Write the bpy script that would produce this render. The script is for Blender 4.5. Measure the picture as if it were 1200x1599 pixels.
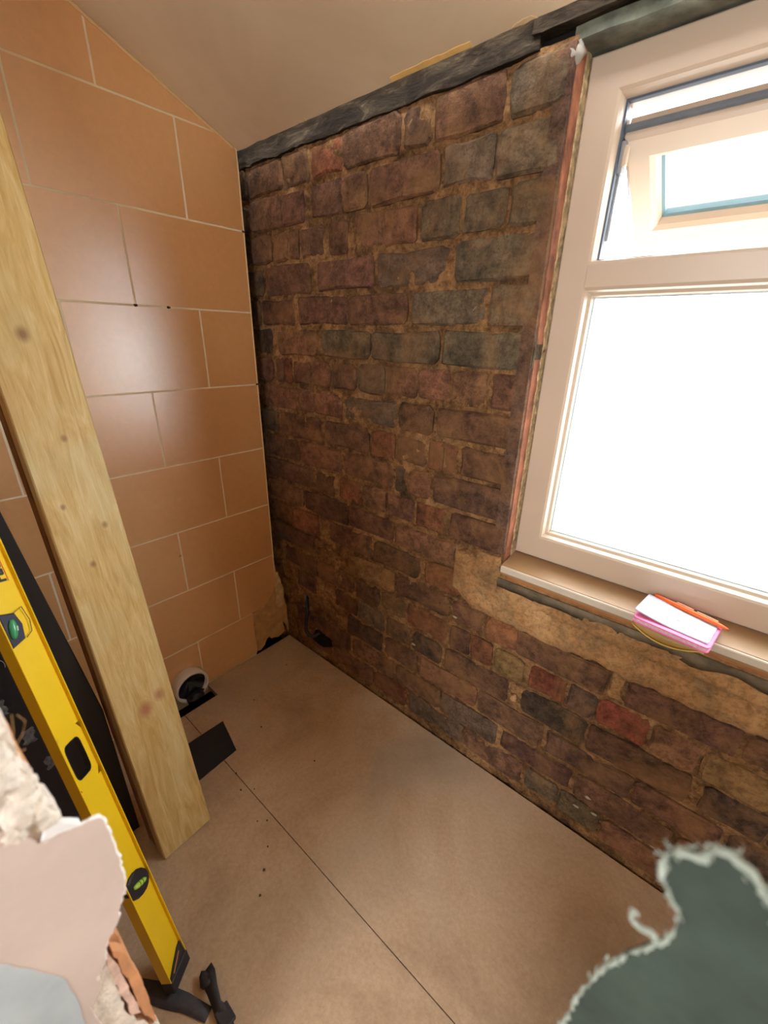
import bpy, math, random
from mathutils import Vector, Matrix, noise
random.seed(7)
for o in list(bpy.data.objects): bpy.data.objects.remove(o)
scene = bpy.context.scene
C = scene.collection

# ------------------------------------------------------------------ camera
cam_d = bpy.data.cameras.new('camera'); cam = bpy.data.objects.new('camera', cam_d); C.objects.link(cam)
R = ((0.7614923888890974, 0.6478489821977719, 0.020519208788009113),
     (0.2618851535866807, -0.278557655781133, -0.9240247825337804),
     (-0.5929127321915558, 0.7090115151893025, -0.38178156494796006))   # rows: right, down, forward
M = Matrix.Identity(4)
for i in range(3):
    M[i][0] = R[0][i]; M[i][1] = -R[1][i]; M[i][2] = -R[2][i]
M[0][3], M[1][3], M[2][3] = 1.41005503, -0.9878039, 1.34
cam.matrix_world = M
cam_d.sensor_fit = 'HORIZONTAL'; cam_d.sensor_width = 36.0; cam_d.lens = 19.712
cam_d.clip_start = 0.02
cam_d.dof.use_dof = True; cam_d.dof.focus_distance = 1.15; cam_d.dof.aperture_fstop = 4.4
scene.camera = cam

# ------------------------------------------------------------------ light and exposure
w = bpy.data.worlds.new('overcast_sky'); scene.world = w; w.use_nodes = True
bg = w.node_tree.nodes['Background']
bg.inputs[0].default_value = (0.93, 0.97, 1.0, 1); bg.inputs[1].default_value = 10.0
scene.cycles.max_bounces = 8; scene.cycles.caustics_reflective = False; scene.cycles.caustics_refractive = False
scene.view_settings.view_transform = 'Standard'; scene.view_settings.look = 'None'
scene.view_settings.gamma = 1.0; scene.view_settings.use_curve_mapping = False
scene.view_settings.exposure = 0.45
def portal(name, loc, rot, sx, sy):
    l = bpy.data.lights.new(name, 'AREA'); l.shape = 'RECTANGLE'; l.size = sx; l.size_y = sy
    l.cycles.is_portal = True
    o = bpy.data.objects.new(name, l); C.objects.link(o); o.location = loc; o.rotation_euler = rot
U = 1.34                                   # metres per measured unit
WX0, WX1, WZ0, WZ1 = .757*U, 1.60*U, .591*U, 1.371*U      # window frame outer rectangle
RX0, RX1, RZ0, RZ1 = 0.95, 2.15, 0.85, 2.1                # opening in the rear wall
YR = -2.45; XR = 2.75                                      # rear wall and right hand wall
portal('window_portal', ((WX0+WX1)/2, .16, (WZ0+WZ1)/2), (math.radians(-90), 0, 0), WX1-WX0, WZ1-WZ0)
portal('rear_portal', ((RX0+RX1)/2, YR-.05, (RZ0+RZ1)/2), (math.radians(90), 0, 0), RX1-RX0, RZ1-RZ0)

# ------------------------------------------------------------------ helpers
def lin(c):
    f = lambda v: v/12.92 if v <= .04045 else ((v+.055)/1.055)**2.4
    return tuple(f(v/255) for v in c[:3]) + (1.0,)
class NT:
    def __init__(s, name):
        s.m = bpy.data.materials.new(name); s.m.use_nodes = True; s.t = s.m.node_tree; s.n = s.t.nodes
        s.b = s.n['Principled BSDF']
    def new(s, kind, **kw):
        n = s.n.new(kind)
        for k, v in kw.items(): setattr(n, k, v)
        return n
    def link(s, a, b): s.t.links.new(a, b)
    def coord(s, kind='Object', scale=(1, 1, 1), rot=(0, 0, 0), loc=(0, 0, 0)):
        tc = s.new('ShaderNodeTexCoord'); mp = s.new('ShaderNodeMapping')
        mp.inputs['Scale'].default_value = scale; mp.inputs['Rotation'].default_value = rot; mp.inputs['Location'].default_value = loc
        s.link(tc.outputs[kind], mp.inputs['Vector']); return mp.outputs['Vector']
    def noise(s, vec, scale, detail=4, rough=.6, dist=0):
        n = s.new('ShaderNodeTexNoise'); n.inputs['Scale'].default_value = scale; n.inputs['Detail'].default_value = detail
        n.inputs['Roughness'].default_value = rough; n.inputs['Distortion'].default_value = dist
        s.link(vec, n.inputs['Vector']); return n.outputs['Fac']
    def ramp(s, fac, stops, interp='LINEAR'):
        r = s.new('ShaderNodeValToRGB'); r.color_ramp.interpolation = interp
        e = r.color_ramp.elements
        while len(e) < len(stops): e.new(.5)
        for el, (p, c) in zip(e, stops): el.position = p; el.color = c if len(c) == 4 else tuple(c)+(1,)
        s.link(fac, r.inputs[0]); return r.outputs[0]
    def mix(s, fac, a, b, mode='MIX'):
        n = s.new('ShaderNodeMix', data_type='RGBA', blend_type=mode)
        for sock, v in ((n.inputs['Factor'], fac), (n.inputs['A'], a), (n.inputs['B'], b)):
            if hasattr(v, 'is_output'): s.link(v, sock)
            else: sock.default_value = v
        # the named sockets exist for each data type: address the colour ones
        return n
    def mixc(s, fac, a, b, mode='MIX'):
        n = s.new('ShaderNodeMix', data_type='RGBA', blend_type=mode)
        for i, v in ((0, fac), (6, a), (7, b)):
            if hasattr(v, 'is_output'): s.link(v, n.inputs[i])
            else: n.inputs[i].default_value = v
        return n.outputs[2]
    def bump(s, h, strength=.3, dist=.003, prev=None):
        n = s.new('ShaderNodeBump'); n.inputs['Strength'].default_value = strength; n.inputs['Distance'].default_value = dist
        s.link(h, n.inputs['Height'])
        if prev is not None: s.link(prev, n.inputs['Normal'])
        s.link(n.outputs[0], s.b.inputs['Normal']); return n.outputs[0]
    def col(s, c):
        if hasattr(c, 'is_output'): s.link(c, s.b.inputs['Base Color'])
        else: s.b.inputs['Base Color'].default_value = c
    def rough(s, r): s.b.inputs['Roughness'].default_value = r
MATS = {}
def plain(name, rgb, rough=.6, var=.12, scale=12, bump=0.0, bdist=.002, bscale=60, metal=0, spec=.5):
    if name in MATS: return MATS[name]
    t = NT(name); v = t.coord()
    c = lin(rgb); d = tuple(x*(1-var*2) for x in c[:3])+(1,); l = tuple(min(1, x*(1+var)) for x in c[:3])+(1,)
    t.col(t.ramp(t.noise(v, scale), [(.3, d), (.7, l)])); t.rough(rough)
    t.b.inputs['Metallic'].default_value = metal; t.b.inputs['Specular IOR Level'].default_value = spec
    if bump: t.bump(t.noise(v, bscale, 6), bump, bdist)
    MATS[name] = t.m; return t.m

def link(name, verts, faces, mat, parent=None, smooth=False, **props):
    me = bpy.data.meshes.new(name); me.from_pydata([tuple(v) for v in verts], [], faces); me.update()
    import bmesh
    bm = bmesh.new(); bm.from_mesh(me); bmesh.ops.recalc_face_normals(bm, faces=bm.faces); bm.to_mesh(me); bm.free()
    if smooth:
        for p in me.polygons: p.use_smooth = True
    me.materials.append(mat)
    o = bpy.data.objects.new(name, me); C.objects.link(o)
    if parent: o.parent = parent
    for k, v in props.items(): o[k] = v
    return o
def empty(name, loc=(0, 0, 0), **props):
    o = bpy.data.objects.new(name, None); C.objects.link(o); o.location = loc; o.empty_display_size = .05
    for k, v in props.items(): o[k] = v
    return o
class MB:
    def __init__(s): s.v = []; s.f = []
    def add(s, v, f):
        b = len(s.v); s.v += [Vector(p) for p in v]; s.f += [tuple(i+b for i in q) for q in f]; return s
    def box(s, a, b):
        x0, y0, z0 = a; x1, y1, z1 = b
        return s.add([(x0,y0,z0),(x1,y0,z0),(x1,y1,z0),(x0,y1,z0),(x0,y0,z1),(x1,y0,z1),(x1,y1,z1),(x0,y1,z1)],
                     [(0,1,2,3),(4,5,6,7),(0,1,5,4),(1,2,6,5),(2,3,7,6),(3,0,4,7)])
    def cbox(s, a, b, c=.002):
        """box with chamfered edges"""
        x0, y0, z0 = a; x1, y1, z1 = b
        xs, ys, zs = (x0, x1), (y0, y1), (z0, z1); sg = (1, -1); V = []; idx = {}
        for i in (0, 1):
            for j in (0, 1):
                for k in (0, 1):
                    p = (xs[i], ys[j], zs[k]); d = (sg[i]*c, sg[j]*c, sg[k]*c)
                    for ax in range(3):
                        q = [p[m] + (0 if m == ax else d[m]) for m in range(3)]
                        idx[(i, j, k, ax)] = len(V); V.append(q)
        F = []
        for ax in range(3):
            o1, o2 = [m for m in range(3) if m != ax]
            for e in (0, 1):
                ring = []
                for a1, a2 in ((0,0),(1,0),(1,1),(0,1)):
                    key = [0,0,0]; key[ax] = e; key[o1] = a1; key[o2] = a2; ring.append(idx[(*key, ax)])
                F.append(tuple(ring))
            for a1 in (0, 1):                       # chamfer strip along axis ax
                for a2 in (0, 1):
                    k0 = [0,0,0]; k0[o1] = a1; k0[o2] = a2; k1 = list(k0); k1[ax] = 1
                    F.append((idx[(*k0, o1)], idx[(*k0, o2)], idx[(*k1, o2)], idx[(*k1, o1)]))
        for i in (0, 1):
            for j in (0, 1):
                for k in (0, 1): F.append(tuple(idx[(i, j, k, ax)] for ax in range(3)))
        return s.add(V, F)
    def prism(s, poly, to3, d0, d1, ch=0.0):
        """polygon extruded from depth d0 (back) to d1 (front), optional chamfer of the front rim (convex outlines)"""
        n = len(poly); V = [to3(a, b, d0) for a, b in poly]
        rings = [(poly, d1 if not ch else d1 + (d0-d1)/abs(d0-d1)*ch)]
        if ch:
            cx = sum(p[0] for p in poly)/n; cy = sum(p[1] for p in poly)/n; ins = []
            A = sum(poly[i][0]*poly[(i+1) % n][1]-poly[(i+1) % n][0]*poly[i][1] for i in range(n)); sg = 1 if A > 0 else -1
            for i in range(n):
                p0 = Vector(poly[i-1]); p1 = Vector(poly[i]); p2 = Vector(poly[(i+1) % n])
                e1 = (p1-p0).normalized(); e2 = (p2-p1).normalized()
                n1 = Vector((-e1.y, e1.x))*sg; n2 = Vector((-e2.y, e2.x))*sg
                m = (n1+n2); m = m/max(.3, m.dot(n1)) if m.length > 1e-6 else n1
                ins.append(tuple(p1 + m*ch))
            rings.append((ins, d1))
        for pl, dd in rings: V += [to3(a, b, dd) for a, b in pl]
        F = [tuple(range(n))]; k = len(rings)
        for r in range(k):
            for i in range(n):
                j = (i+1) % n; F.append((r*n+i, r*n+j, (r+1)*n+j, (r+1)*n+i))
        F.append(tuple(range(k*n, (k+1)*n)))
        return s.add(V, F)
    def ring(s, x0, x1, z0, z1, prof, closed=True):
        """mitred rectangular ring: prof = [(inset, y), ...]"""
        V = []
        for ins, y in prof:
            V += [(x0+ins, y, z0+ins), (x1-ins, y, z0+ins), (x1-ins, y, z1-ins), (x0+ins, y, z1-ins)]
        F = []; n = len(prof)
        for p in range(n if closed else n-1):
            q = (p+1) % n
            for i in range(4):
                j = (i+1) % 4; F.append((p*4+i, p*4+j, q*4+j, q*4+i))
        return s.add(V, F)
    def tube(s, pts, rad, n=8, cap=True):
        pts = [Vector(p) for p in pts]; V = []; F = []
        up = Vector((.13, .31, .94))
        for i, p in enumerate(pts):
            t = (pts[min(i+1, len(pts)-1)] - pts[max(i-1, 0)]).normalized()
            a = t.cross(up); a = a.normalized() if a.length > 1e-4 else Vector((1, 0, 0)); b = t.cross(a)
            r = rad[i] if isinstance(rad, (list, tuple)) else rad
            for k in range(n):
                an = 2*math.pi*k/n; V.append(p + a*math.cos(an)*r + b*math.sin(an)*r)
        for i in range(len(pts)-1):
            for k in range(n): F.append((i*n+k, i*n+(k+1) % n, (i+1)*n+(k+1) % n, (i+1)*n+k))
        if cap: F.append(tuple(range(n))); F.append(tuple(range((len(pts)-1)*n, len(pts)*n)))
        return s.add(V, F)
    def build(s, name, mat, parent=None, smooth=False, **props): return link(name, s.v, s.f, mat, parent, smooth, **props)
def nz(x, y, z=0, s=1.0): return noise.noise(Vector((x*s, y*s, z*s)))
def ragged(pts, amp, step, seed=0, closed=True):
    """subdivide an outline and roughen it"""
    out = []; n = len(pts)
    for i in range(n if closed else n-1):
        a = Vector(pts[i]); b = Vector(pts[(i+1) % n]); L = (b-a).length; k = max(1, int(L/step))
        nn = Vector((-(b-a).y, (b-a).x)).normalized() if L > 0 else Vector((0, 0))
        for j in range(k):
            p = a.lerp(b, j/k); e = amp*(noise.noise(Vector((p.x*90+seed, p.y*90, seed*1.7))) + .5*noise.noise(Vector((p.x*260, p.y*260+seed, 3))))
            out.append(tuple(p + nn*(e if j else e*.4)))
    if not closed: out.append(tuple(pts[-1]))
    return out
def clip(poly, a, b, c):
    """keep the part of poly with a*x + b*y <= c"""
    out = []; n = len(poly)
    for i in range(n):
        p, q = poly[i], poly[(i+1) % n]; fp = a*p[0]+b*p[1]-c; fq = a*q[0]+b*q[1]-c
        if fp <= 0: out.append(p)
        if fp*fq < 0:
            t = fp/(fp-fq); out.append((p[0]+t*(q[0]-p[0]), p[1]+t*(q[1]-p[1])))
    return out

# ------------------------------------------------------------------ materials of the setting
def m_brick():
    t = NT('old_brick'); v = t.coord(); oi = t.new('ShaderNodeObjectInfo')
    n1 = t.noise(v, 9, 5, .65, .4); n2 = t.noise(v, 34, 6, .7); n3 = t.noise(v, 5.5, 6, .7, 1.0)
    dark = t.ramp(n1, [(.3, (.42, .42, .44)), (.55, (1, 1, 1)), (.75, (1.25, 1.15, 1.05))])
    c = t.mixc(1.0, oi.outputs['Color'], dark, 'MULTIPLY')
    sp = t.ramp(n2, [(.38, (.45, .42, .40)), (.6, (1.15, 1.14, 1.12))]); c = t.mixc(.85, c, sp, 'MULTIPLY')
    pit = t.ramp(t.noise(v, 150, 5, .7), [(.36, (.55, .52, .5)), (.5, (1, 1, 1))]); c = t.mixc(.8, c, pit, 'MULTIPLY')
    dust = t.ramp(n3, [(.46, (0, 0, 0)), (.72, (.7, .7, .7))])
    c = t.mixc(dust, c, lin((158, 116, 76)))
    t.col(c); t.rough(.9); t.b.inputs['Specular IOR Level'].default_value = .25
    b = t.bump(t.noise(v, 38, 6, .75), 1.0, .009); t.bump(t.noise(v, 160, 4, .7), .5, .002, b)
    return t.m
def m_mortar():
    t = NT('sandy_mortar'); v = t.coord()
    c = t.ramp(t.noise(v, 8, 6, .72, .8), [(.28, lin((84, 64, 48))), (.42, lin((132, 98, 66))), (.56, lin((178, 134, 90))), (.72, lin((208, 166, 118)))])
    c = t.mixc(.85, c, t.ramp(t.noise(v, 75, 5, .75), [(.36, (.4, .37, .34)), (.58, (1.12, 1.12, 1.12))]), 'MULTIPLY')
    t.col(c); t.rough(.95); t.b.inputs['Specular IOR Level'].default_value = .15
    b = t.bump(t.noise(v, 60, 6, .8), 1.0, .010); t.bump(t.noise(v, 220, 4, .7), .7, .003, b)
    return t.m
def m_render():
    t = NT('crumbling_render'); v = t.coord()
    c = t.ramp(t.noise(v, 4.2, 6, .65, .5), [(.3, lin((120, 96, 70))), (.48, lin((178, 134, 88))), (.7, lin((206, 164, 116)))])
    g = t.ramp(t.noise(v, 11, 5, .7), [(.5, (0, 0, 0)), (.75, (.7, .7, .7))]); c = t.mixc(g, c, lin((120, 112, 92)))
    t.col(c); t.rough(.95); t.b.inputs['Specular IOR Level'].default_value = .15
    c2 = t.ramp(t.noise(v, 80, 6, .75), [(.36, (.55, .52, .5)), (.56, (1.08, 1.08, 1.08))]); t.col(t.mixc(.8, c, c2, 'MULTIPLY'))
    b = t.bump(t.noise(v, 38, 6, .75), .9, .008); t.bump(t.noise(v, 170, 4, .7), .6, .003, b)
    return t.m
def m_plate():
    t = NT('sooty_timber'); v = t.coord(scale=(2.2, 9, 9))
    c = t.ramp(t.noise(v, 4, 7, .7, .8), [(.3, lin((30, 23, 17))), (.48, lin((50, 40, 30))), (.6, lin((76, 64, 50))), (.8, lin((140, 122, 96)))])
    t.col(c); t.rough(.9); t.b.inputs['Specular IOR Level'].default_value = .2
    t.bump(t.noise(v, 9, 8, .75, .6), .9, .012); return t.m
def m_tile():
    t = NT('peach_tile'); v = t.coord()
    c = t.ramp(t.noise(v, 2.6, 2, .5), [(.3, lin((236, 172, 108))), (.5, lin((241, 180, 116))), (.72, lin((246, 190, 128)))])
    c = t.mixc(.35, c, t.ramp(t.noise(v, 45, 5, .7), [(.4, (.88, .87, .86)), (.62, (1.04, 1.04, 1.04))]), 'MULTIPLY')
    t.col(c)
    r = t.ramp(t.noise(v, 6, 4), [(.35, (.28, .28, .28)), (.7, (.32, .32, .32))]); t.link(r, t.b.inputs['Roughness'])
    t.bump(t.noise(v, 5, 3), .08, .01); t.b.inputs['Specular IOR Level'].default_value = 1.0; t.b.inputs['IOR'].default_value = 1.9; t.b.inputs['Coat Weight'].default_value = .7; t.b.inputs['Coat Roughness'].default_value = .34; return t.m
def m_floor():
    t = NT('dusty_floor_board'); v = t.coord()
    c = t.ramp(t.noise(v, 2.6, 6, .65, .7), [(.28, lin((172, 142, 114))), (.5, lin((198, 168, 138))), (.72, lin((214, 188, 160)))])
    c = t.mixc(.6, c, t.ramp(t.noise(v, 90, 6, .75), [(.38, (.8, .79, .78)), (.62, (1.06, 1.06, 1.06))]), 'MULTIPLY')
    s = t.ramp(t.noise(v, 1.7, 3, .5, .4), [(.52, (0, 0, 0)), (.7, (.5, .5, .5))]); c = t.mixc(s, c, lin((166, 154, 138)))
    sp = t.ramp(t.noise(v, 37, 3, .5), [(.74, (0, 0, 0)), (.8, (.55, .55, .55))]); c = t.mixc(sp, c, lin((92, 72, 54)))
    t.col(c); t.rough(.75); t.b.inputs['Specular IOR Level'].default_value = .3
    t.bump(t.noise(v, 120, 6, .7), .25, .002); return t.m
def m_ceiling():
    t = NT('tan_plaster'); v = t.coord()
    c = t.ramp(t.noise(v, 2.4, 5, .6, .6), [(.3, lin((218, 196, 164))), (.55, lin((230, 210, 180))), (.75, lin((236, 218, 190)))])
    t.col(c); t.rough(.85); t.b.inputs['Specular IOR Level'].default_value = .25
    t.bump(t.noise(v, 20, 6, .65), .2, .004); return t.m
BRICK, MORTAR, RENDER, PLATE, TILE, FLOOR, CEIL = m_brick(), m_mortar(), m_render(), m_plate(), m_tile(), m_floor(), m_ceiling()
GROUT = plain('cream_grout', (252, 232, 200), .85, .05, 20, .3, .001, 150)
DARKVOID = plain('dark_void', (38, 34, 32), .95, .2, 14, .4, .004, 40, spec=.1)  # near-black colour for the cores and voids behind the surfaces
WHITEW = plain('plain_wall', (196, 180, 160), .9, .05, 4)
PVC = plain('white_upvc', (202, 180, 158), .35, .02, 6, .05, .001, 40)
SILLM = plain('tan_sill_board', (158, 122, 84), .38, .07, 7, .1, .001, 60)  # tan sill top, darker than the pale nosing along its front
GASKET = plain('grey_gasket', (120, 128, 138), .55, .1, 30)
STEEL = plain('steel', (170, 172, 176), .35, .05, 40, metal=.9)

# ------------------------------------------------------------------ floor
fl = empty('floor', kind='structure')
FY = -.418*U
def floor_panel(x0, x1, y0, y1, holes=()):
    mb = MB(); mb.cbox((x0, y0, -.022), (x1, y1, 0), .0015); return mb.build('floor_panel', FLOOR, fl)
# strip beside the tiles is notched for the waste pipe
HX, HY0, HY1 = .088, -.585, -.425
g = .0012
def floor_shape(pl): return MB().prism(pl, lambda a, b, d: (a, b, d), -.022, 0.0).build('floor_panel', FLOOR, fl)
floor_shape([(HX, FY+g), (XR, FY+g), (XR, -.004), (.006, -.004), (.006, HY1), (HX, HY1)])
floor_shape([(HX, FY-g), (HX, HY0), (.006, HY0), (.006, YR), (1.72, YR), (1.72, FY-g)])
floor_panel(1.72+2*g, XR, YR, FY-g)
MB().box((-.3, YR, -.12), (XR, .3, -.06)).build('subfloor', DARKVOID, fl)

# ------------------------------------------------------------------ brick wall with its window opening
wall = empty('wall_right', kind='structure')
EDGE = .752*U                              # left edge of the window opening
WT = 1.372*U                               # underside of the lintel timber
def in_open(x, z): return x > EDGE and .548*U < z and x < 1.612*U
# mortar bed: rough height field with the opening left out
mb = MB(); st = .009; nx = int((XR+.16)/st)+1; nzr = int((1.376*U+.06)/st)+1; idx = {}
for i in range(nx+1):
    for j in range(nzr+1):
        x = -.16+i*st; z = -.06+j*st
        if abs(x-EDGE) < st/2: x = EDGE
        if abs(z-.548*U) < st/2: z = .548*U
        y = .0074 + .0058*nz(x, z, 0, 13) + .0055*nz(x, z, 5, 42) + .003*nz(x, z, 2, 100)
        if x < .25 and z < .5: y -= .004*max(0, nz(x, z, 9, 9))
        idx[i, j] = len(mb.v); mb.v.append(Vector((x, y, z)))
for i in range(nx):
    for j in range(nzr):
        a = mb.v[idx[i, j]]; b = mb.v[idx[i+1, j+1]]
        if in_open((a.x+b.x)/2, (a.z+b.z)/2): continue
        mb.f.append((idx[i, j], idx[i+1, j], idx[i+1, j+1], idx[i, j+1]))
mb.build('mortar_bed', MORTAR, wall, kind='stuff')
# solid masonry behind the mortar
core = MB()
core.box((-.25, .022, -.1), (EDGE-.004, .30, 2.3)); core.box((1.612*U, .022, -.1), (XR+.1, .30, 2.3))
core.box((EDGE-.004, .022, -.1), (1.612*U, .30, .545*U)); core.box((EDGE-.004, .05, 1.385*U), (1.612*U, .30, 2.3))
core.build('masonry_core', DARKVOID, wall)

PAL = {'d': (124, 90, 74), 'b': (138, 101, 81), 'k': (96, 78, 68), 'r': (144, 94, 72), 'g': (126, 108, 92), 's': (154, 122, 86), 'R': (146, 80, 62), 'p': (122, 90, 78)}
rows = {   # course: [(x0, x1, tone), ...] in measured units
1: [(-.09,-.03,'k'),(-.025,.105,'b'),(.116,.198,'d'),(.213,.302,'r'),(.31,.452,'b'),(.458,.520,'b'),(.528,.648,'b'),(.665,.745,'g')],
2: [(-.1,-.035,'k'),(-.027,.094,'d'),(.104,.178,'d'),(.206,.296,'p'),(.306,.372,'b'),(.383,.542,'d'),(.553,.641,'g'),(.652,.748,'g')],
3: [(-.1,-.037,'k'),(-.027,.052,'d'),(.062,.110,'b'),(.122,.155,'d'),(.165,.237,'p'),(.259,.313,'d'),(.335,.412,'b'),(.421,.497,'b'),(.508,.588,'g'),(.598,.672,'g'),(.683,.750,'g')],
4: [(-.1,.007,'k'),(.021,.190,'d'),(.223,.387,'p'),(.403,.569,'g'),(.586,.748,'g')],
5: [(-.1,-.018,'k'),(-.007,.122,'d'),(.144,.309,'d'),(.322,.481,'d'),(.494,.655,'g'),(.667,.746,'g')],
6: [(-.1,-.047,'k'),(-.037,.024,'k'),(.051,.210,'b'),(.226,.381,'g'),(.392,.562,'g'),(.576,.750,'g')],
7: [(-.1,-.06,'k'),(-.051,.018,'d'),(.038,.066,'d'),(.074,.100,'r'),(.111,.172,'d'),(.186,.247,'b'),(.258,.336,'b'),(.350,.424,'g'),(.434,.512,'b'),(.521,.594,'b'),(.603,.674,'b'),(.685,.748,'d')],
8: [(-.048,.108,'b'),(.124,.182,'b'),(.190,.287,'b'),(.303,.459,'g'),(.473,.558,'b'),(.573,.748,'d')],
9: [(-.052,.020,'k'),(.039,.208,'d'),(.230,.378,'d'),(.391,.457,'r'),(.467,.546,'b'),(.556,.590,'r'),(.596,.626,'r'),(.637,.744,'d')],
10:[(-.037,.114,'b'),(.122,.282,'b'),(.297,.456,'b'),(.467,.494,'k'),(.503,.562,'b'),(.575,.746,'p')],
11:[(-.046,.168,'d'),(.181,.256,'d'),(.277,.354,'r'),(.367,.438,'b'),(.447,.521,'b'),(.531,.605,'r'),(.626,.744,'d')],
12:[(-.046,.118,'b'),(.130,.302,'d'),(.314,.464,'d'),(.474,.638,'b')],
13:[(-.041,.061,'b'),(.074,.185,'r'),(.231,.388,'d'),(.402,.546,'d'),(.567,.663,'r')],
14:[(-.036,.149,'d'),(.31,.470,'s'),(.481,.638,'d'),(.648,.728,'d'),(.739,.808,'r'),(.815,.985,'d'),(.992,1.014,'s'),(1.022,1.180,'d'),(1.190,1.27,'b')],
15:[(.024,.164,'d'),(.175,.321,'b'),(.338,.422,'d'),(.432,.51,'s'),(.52,.637,'r'),(.65,.70,'d'),(.708,.760,'r'),(.768,.836,'s'),(.849,.922,'R'),(.930,.978,'k'),(.988,1.068,'R'),(1.076,1.145,'b'),(1.155,1.24,'s')],
16:[(.07,.16,'d'),(.25,.335,'b'),(.345,.44,'g'),(.452,.53,'b'),(.542,.630,'k'),(.642,.806,'d'),(.842,.974,'k'),(.984,1.146,'d'),(1.172,1.255,'k')],
17:[(.30,.435,'k'),(.448,.560,'d'),(.572,.735,'b'),(.745,.895,'b'),(.907,1.070,'p'),(1.080,1.21,'d')],
18:[(.06,.15,'d'),(.16,.31,'p'),(.322,.48,'b'),(.49,.635,'d'),(.645,.80,'g'),(.815,.970,'p'),(.983,1.155,'p'),(1.165,1.25,'b')],
19:[(.12,.22,'d'),(.233,.40,'p'),(.413,.53,'r'),(.543,.708,'g'),(.72,.87,'d'),(.882,.952,'g'),(.960,1.04,'g'),(1.05,1.21,'b')],
}
nb = 0
def brick(x0, x1, zc, hh, tone, deep=.05):
    global nb
    rnd = random.Random(nb*13+5); nb += 1
    j = lambda a: rnd.uniform(-a, a)
    x0 = x0*U-.0025+j(.0025); x1 = x1*U+.0025+j(.0025); z0 = (zc-hh/2)*U+j(.003); z1 = (zc+hh/2)*U+j(.003)
    c = min(rnd.uniform(.004, .013), (x1-x0)*.25)
    tl, tr = j(.003), j(.003)
    mx = (x0+x1)/2
    # twelve-sided worn outline
    P = [(x0+c*rnd.uniform(.5, 1.5), z0+j(.003)), (mx+j(.03), z0+j(.005)), (x1-c*rnd.uniform(.5, 1.5), z0+j(.003)), (x1+j(.002), z0+c*rnd.uniform(.5, 1.4)), (x1+j(.004), (z0+z1)/2+tr), (x1+j(.002), z1-c*rnd.uniform(.5, 1.4)),
         (x1-c*rnd.uniform(.5, 1.5), z1+j(.003)), (mx+j(.03), z1+j(.005)), (x0+c*rnd.uniform(.5, 1.5), z1+j(.003)), (x0+j(.002), z1-c*rnd.uniform(.5, 1.4)), (x0+j(.004), (z0+z1)/2+tl), (x0+j(.002), z0+c*rnd.uniform(.5, 1.4))]
    yf = rnd.uniform(-.004, .003); n = len(P); k = rnd.uniform(.004, .007)
    ctr = Vector((mx, (z0+z1)/2)); V = [(a, deep, b) for a, b in P] + [(a, yf+k+j(.001), b) for a, b in P]
    tx, tz = j(.004), j(.004)
    for a, b in P:
        d = Vector((a, b))-ctr; f = 1 - min(.5, .0055/max(d.length, .02)*1.4); q = ctr+d*f
        V.append((q.x, yf+tx*d.x/.12+tz*d.y/.05+j(.0012), q.y))
    V.append((ctr.x+j(.01), yf-abs(j(.0015)), ctr.y))
    F = []
    for r in (0, 1):
        for i in range(n): F.append((r*n+i, r*n+(i+1) % n, (r+1)*n+(i+1) % n, (r+1)*n+i))
    for i in range(n): F.append((2*n+i, 2*n+(i+1) % n, 3*n))
    o = link('brick', V, F, BRICK, wall)
    base = PAL[tone]; base = (base[0], base[1]*.985, base[2]*.92); s = rnd.uniform(.88, 1.12)
    o.color = lin(tuple(min(255, v*s+j(2.5)) for v in base))
for k, L in rows.items():
    zc = 1.341-.0714*(k-1)
    hh = .0605
    for (a, b, t) in L: brick(a, b, zc, hh, t, .075 if b > .735 and zc > .6 else .045)
    rr = random.Random(k)
    # courses run on past what the photograph shows, under and beyond the window
    if k >= 14:
        x = L[-1][1]+.01
        while x < 2.0:
            wd = rr.choice((.165, .165, .078)); brick(x, min(x+wd, 2.04), zc, hh, rr.choice('dbdkpr')); x += wd+.012
    elif k <= 11:
        x = 1.615
        while x < 1.98:
            wd = rr.choice((.165, .078)); brick(x, min(x+wd, 2.04), zc, hh, rr.choice('dbdkpg')); x += wd+.012

# crumbling render left under the sill
def render_patch():
    mb = MB(); st = .009; x0, x1 = .640*U, 1.95*U; nxp = int((x1-x0)/st); zt = .553*U; NR = 22
    for i in range(nxp+1):
        x = x0+i*st; t = i/nxp; u = x/U
        zb = (.440 + .012*nz(x, 0, 0, 9) + .007*nz(x, 1, 0, 40))*U
        top = zt
        if u < .70: zb += (.70-u)/.06*.045*U; top = (.575 + .010*nz(x, 7, 0, 30))*U
        elif u < .752: top = (.592 + .008*nz(x, 7, 0, 30))*U
        for j in range(NR+1):
            s = j/NR; z = zb+(top-zb)*s
            edge = min(1, min(s, 1-s)*5, i/5)
            y = -.002 - .007*edge - .006*edge*nz(x, z, 3, 16) - .004*edge*nz(x, z, 8, 60)
            if u < .745: y -= .010*edge*max(0, .6+nz(x, z, 4, 25))
            crack = abs(z - (.502*U + .006*nz(x, 2, 0, 7) + .002*nz(x, 5, 0, 60) - .02*(u-.9)))
            if u > .84 and crack < .0045: y += .010
            if edge <= 0: y = .012
            mb.v.append(Vector((x, y, z)))
    for i in range(nxp):
        for j in range(NR):
            a = i*(NR+1)+j; mb.f.append((a, a+NR+1, a+NR+2, a+1))
    return mb.build('render_patch', RENDER, wall, smooth=True)
render_patch()
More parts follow.
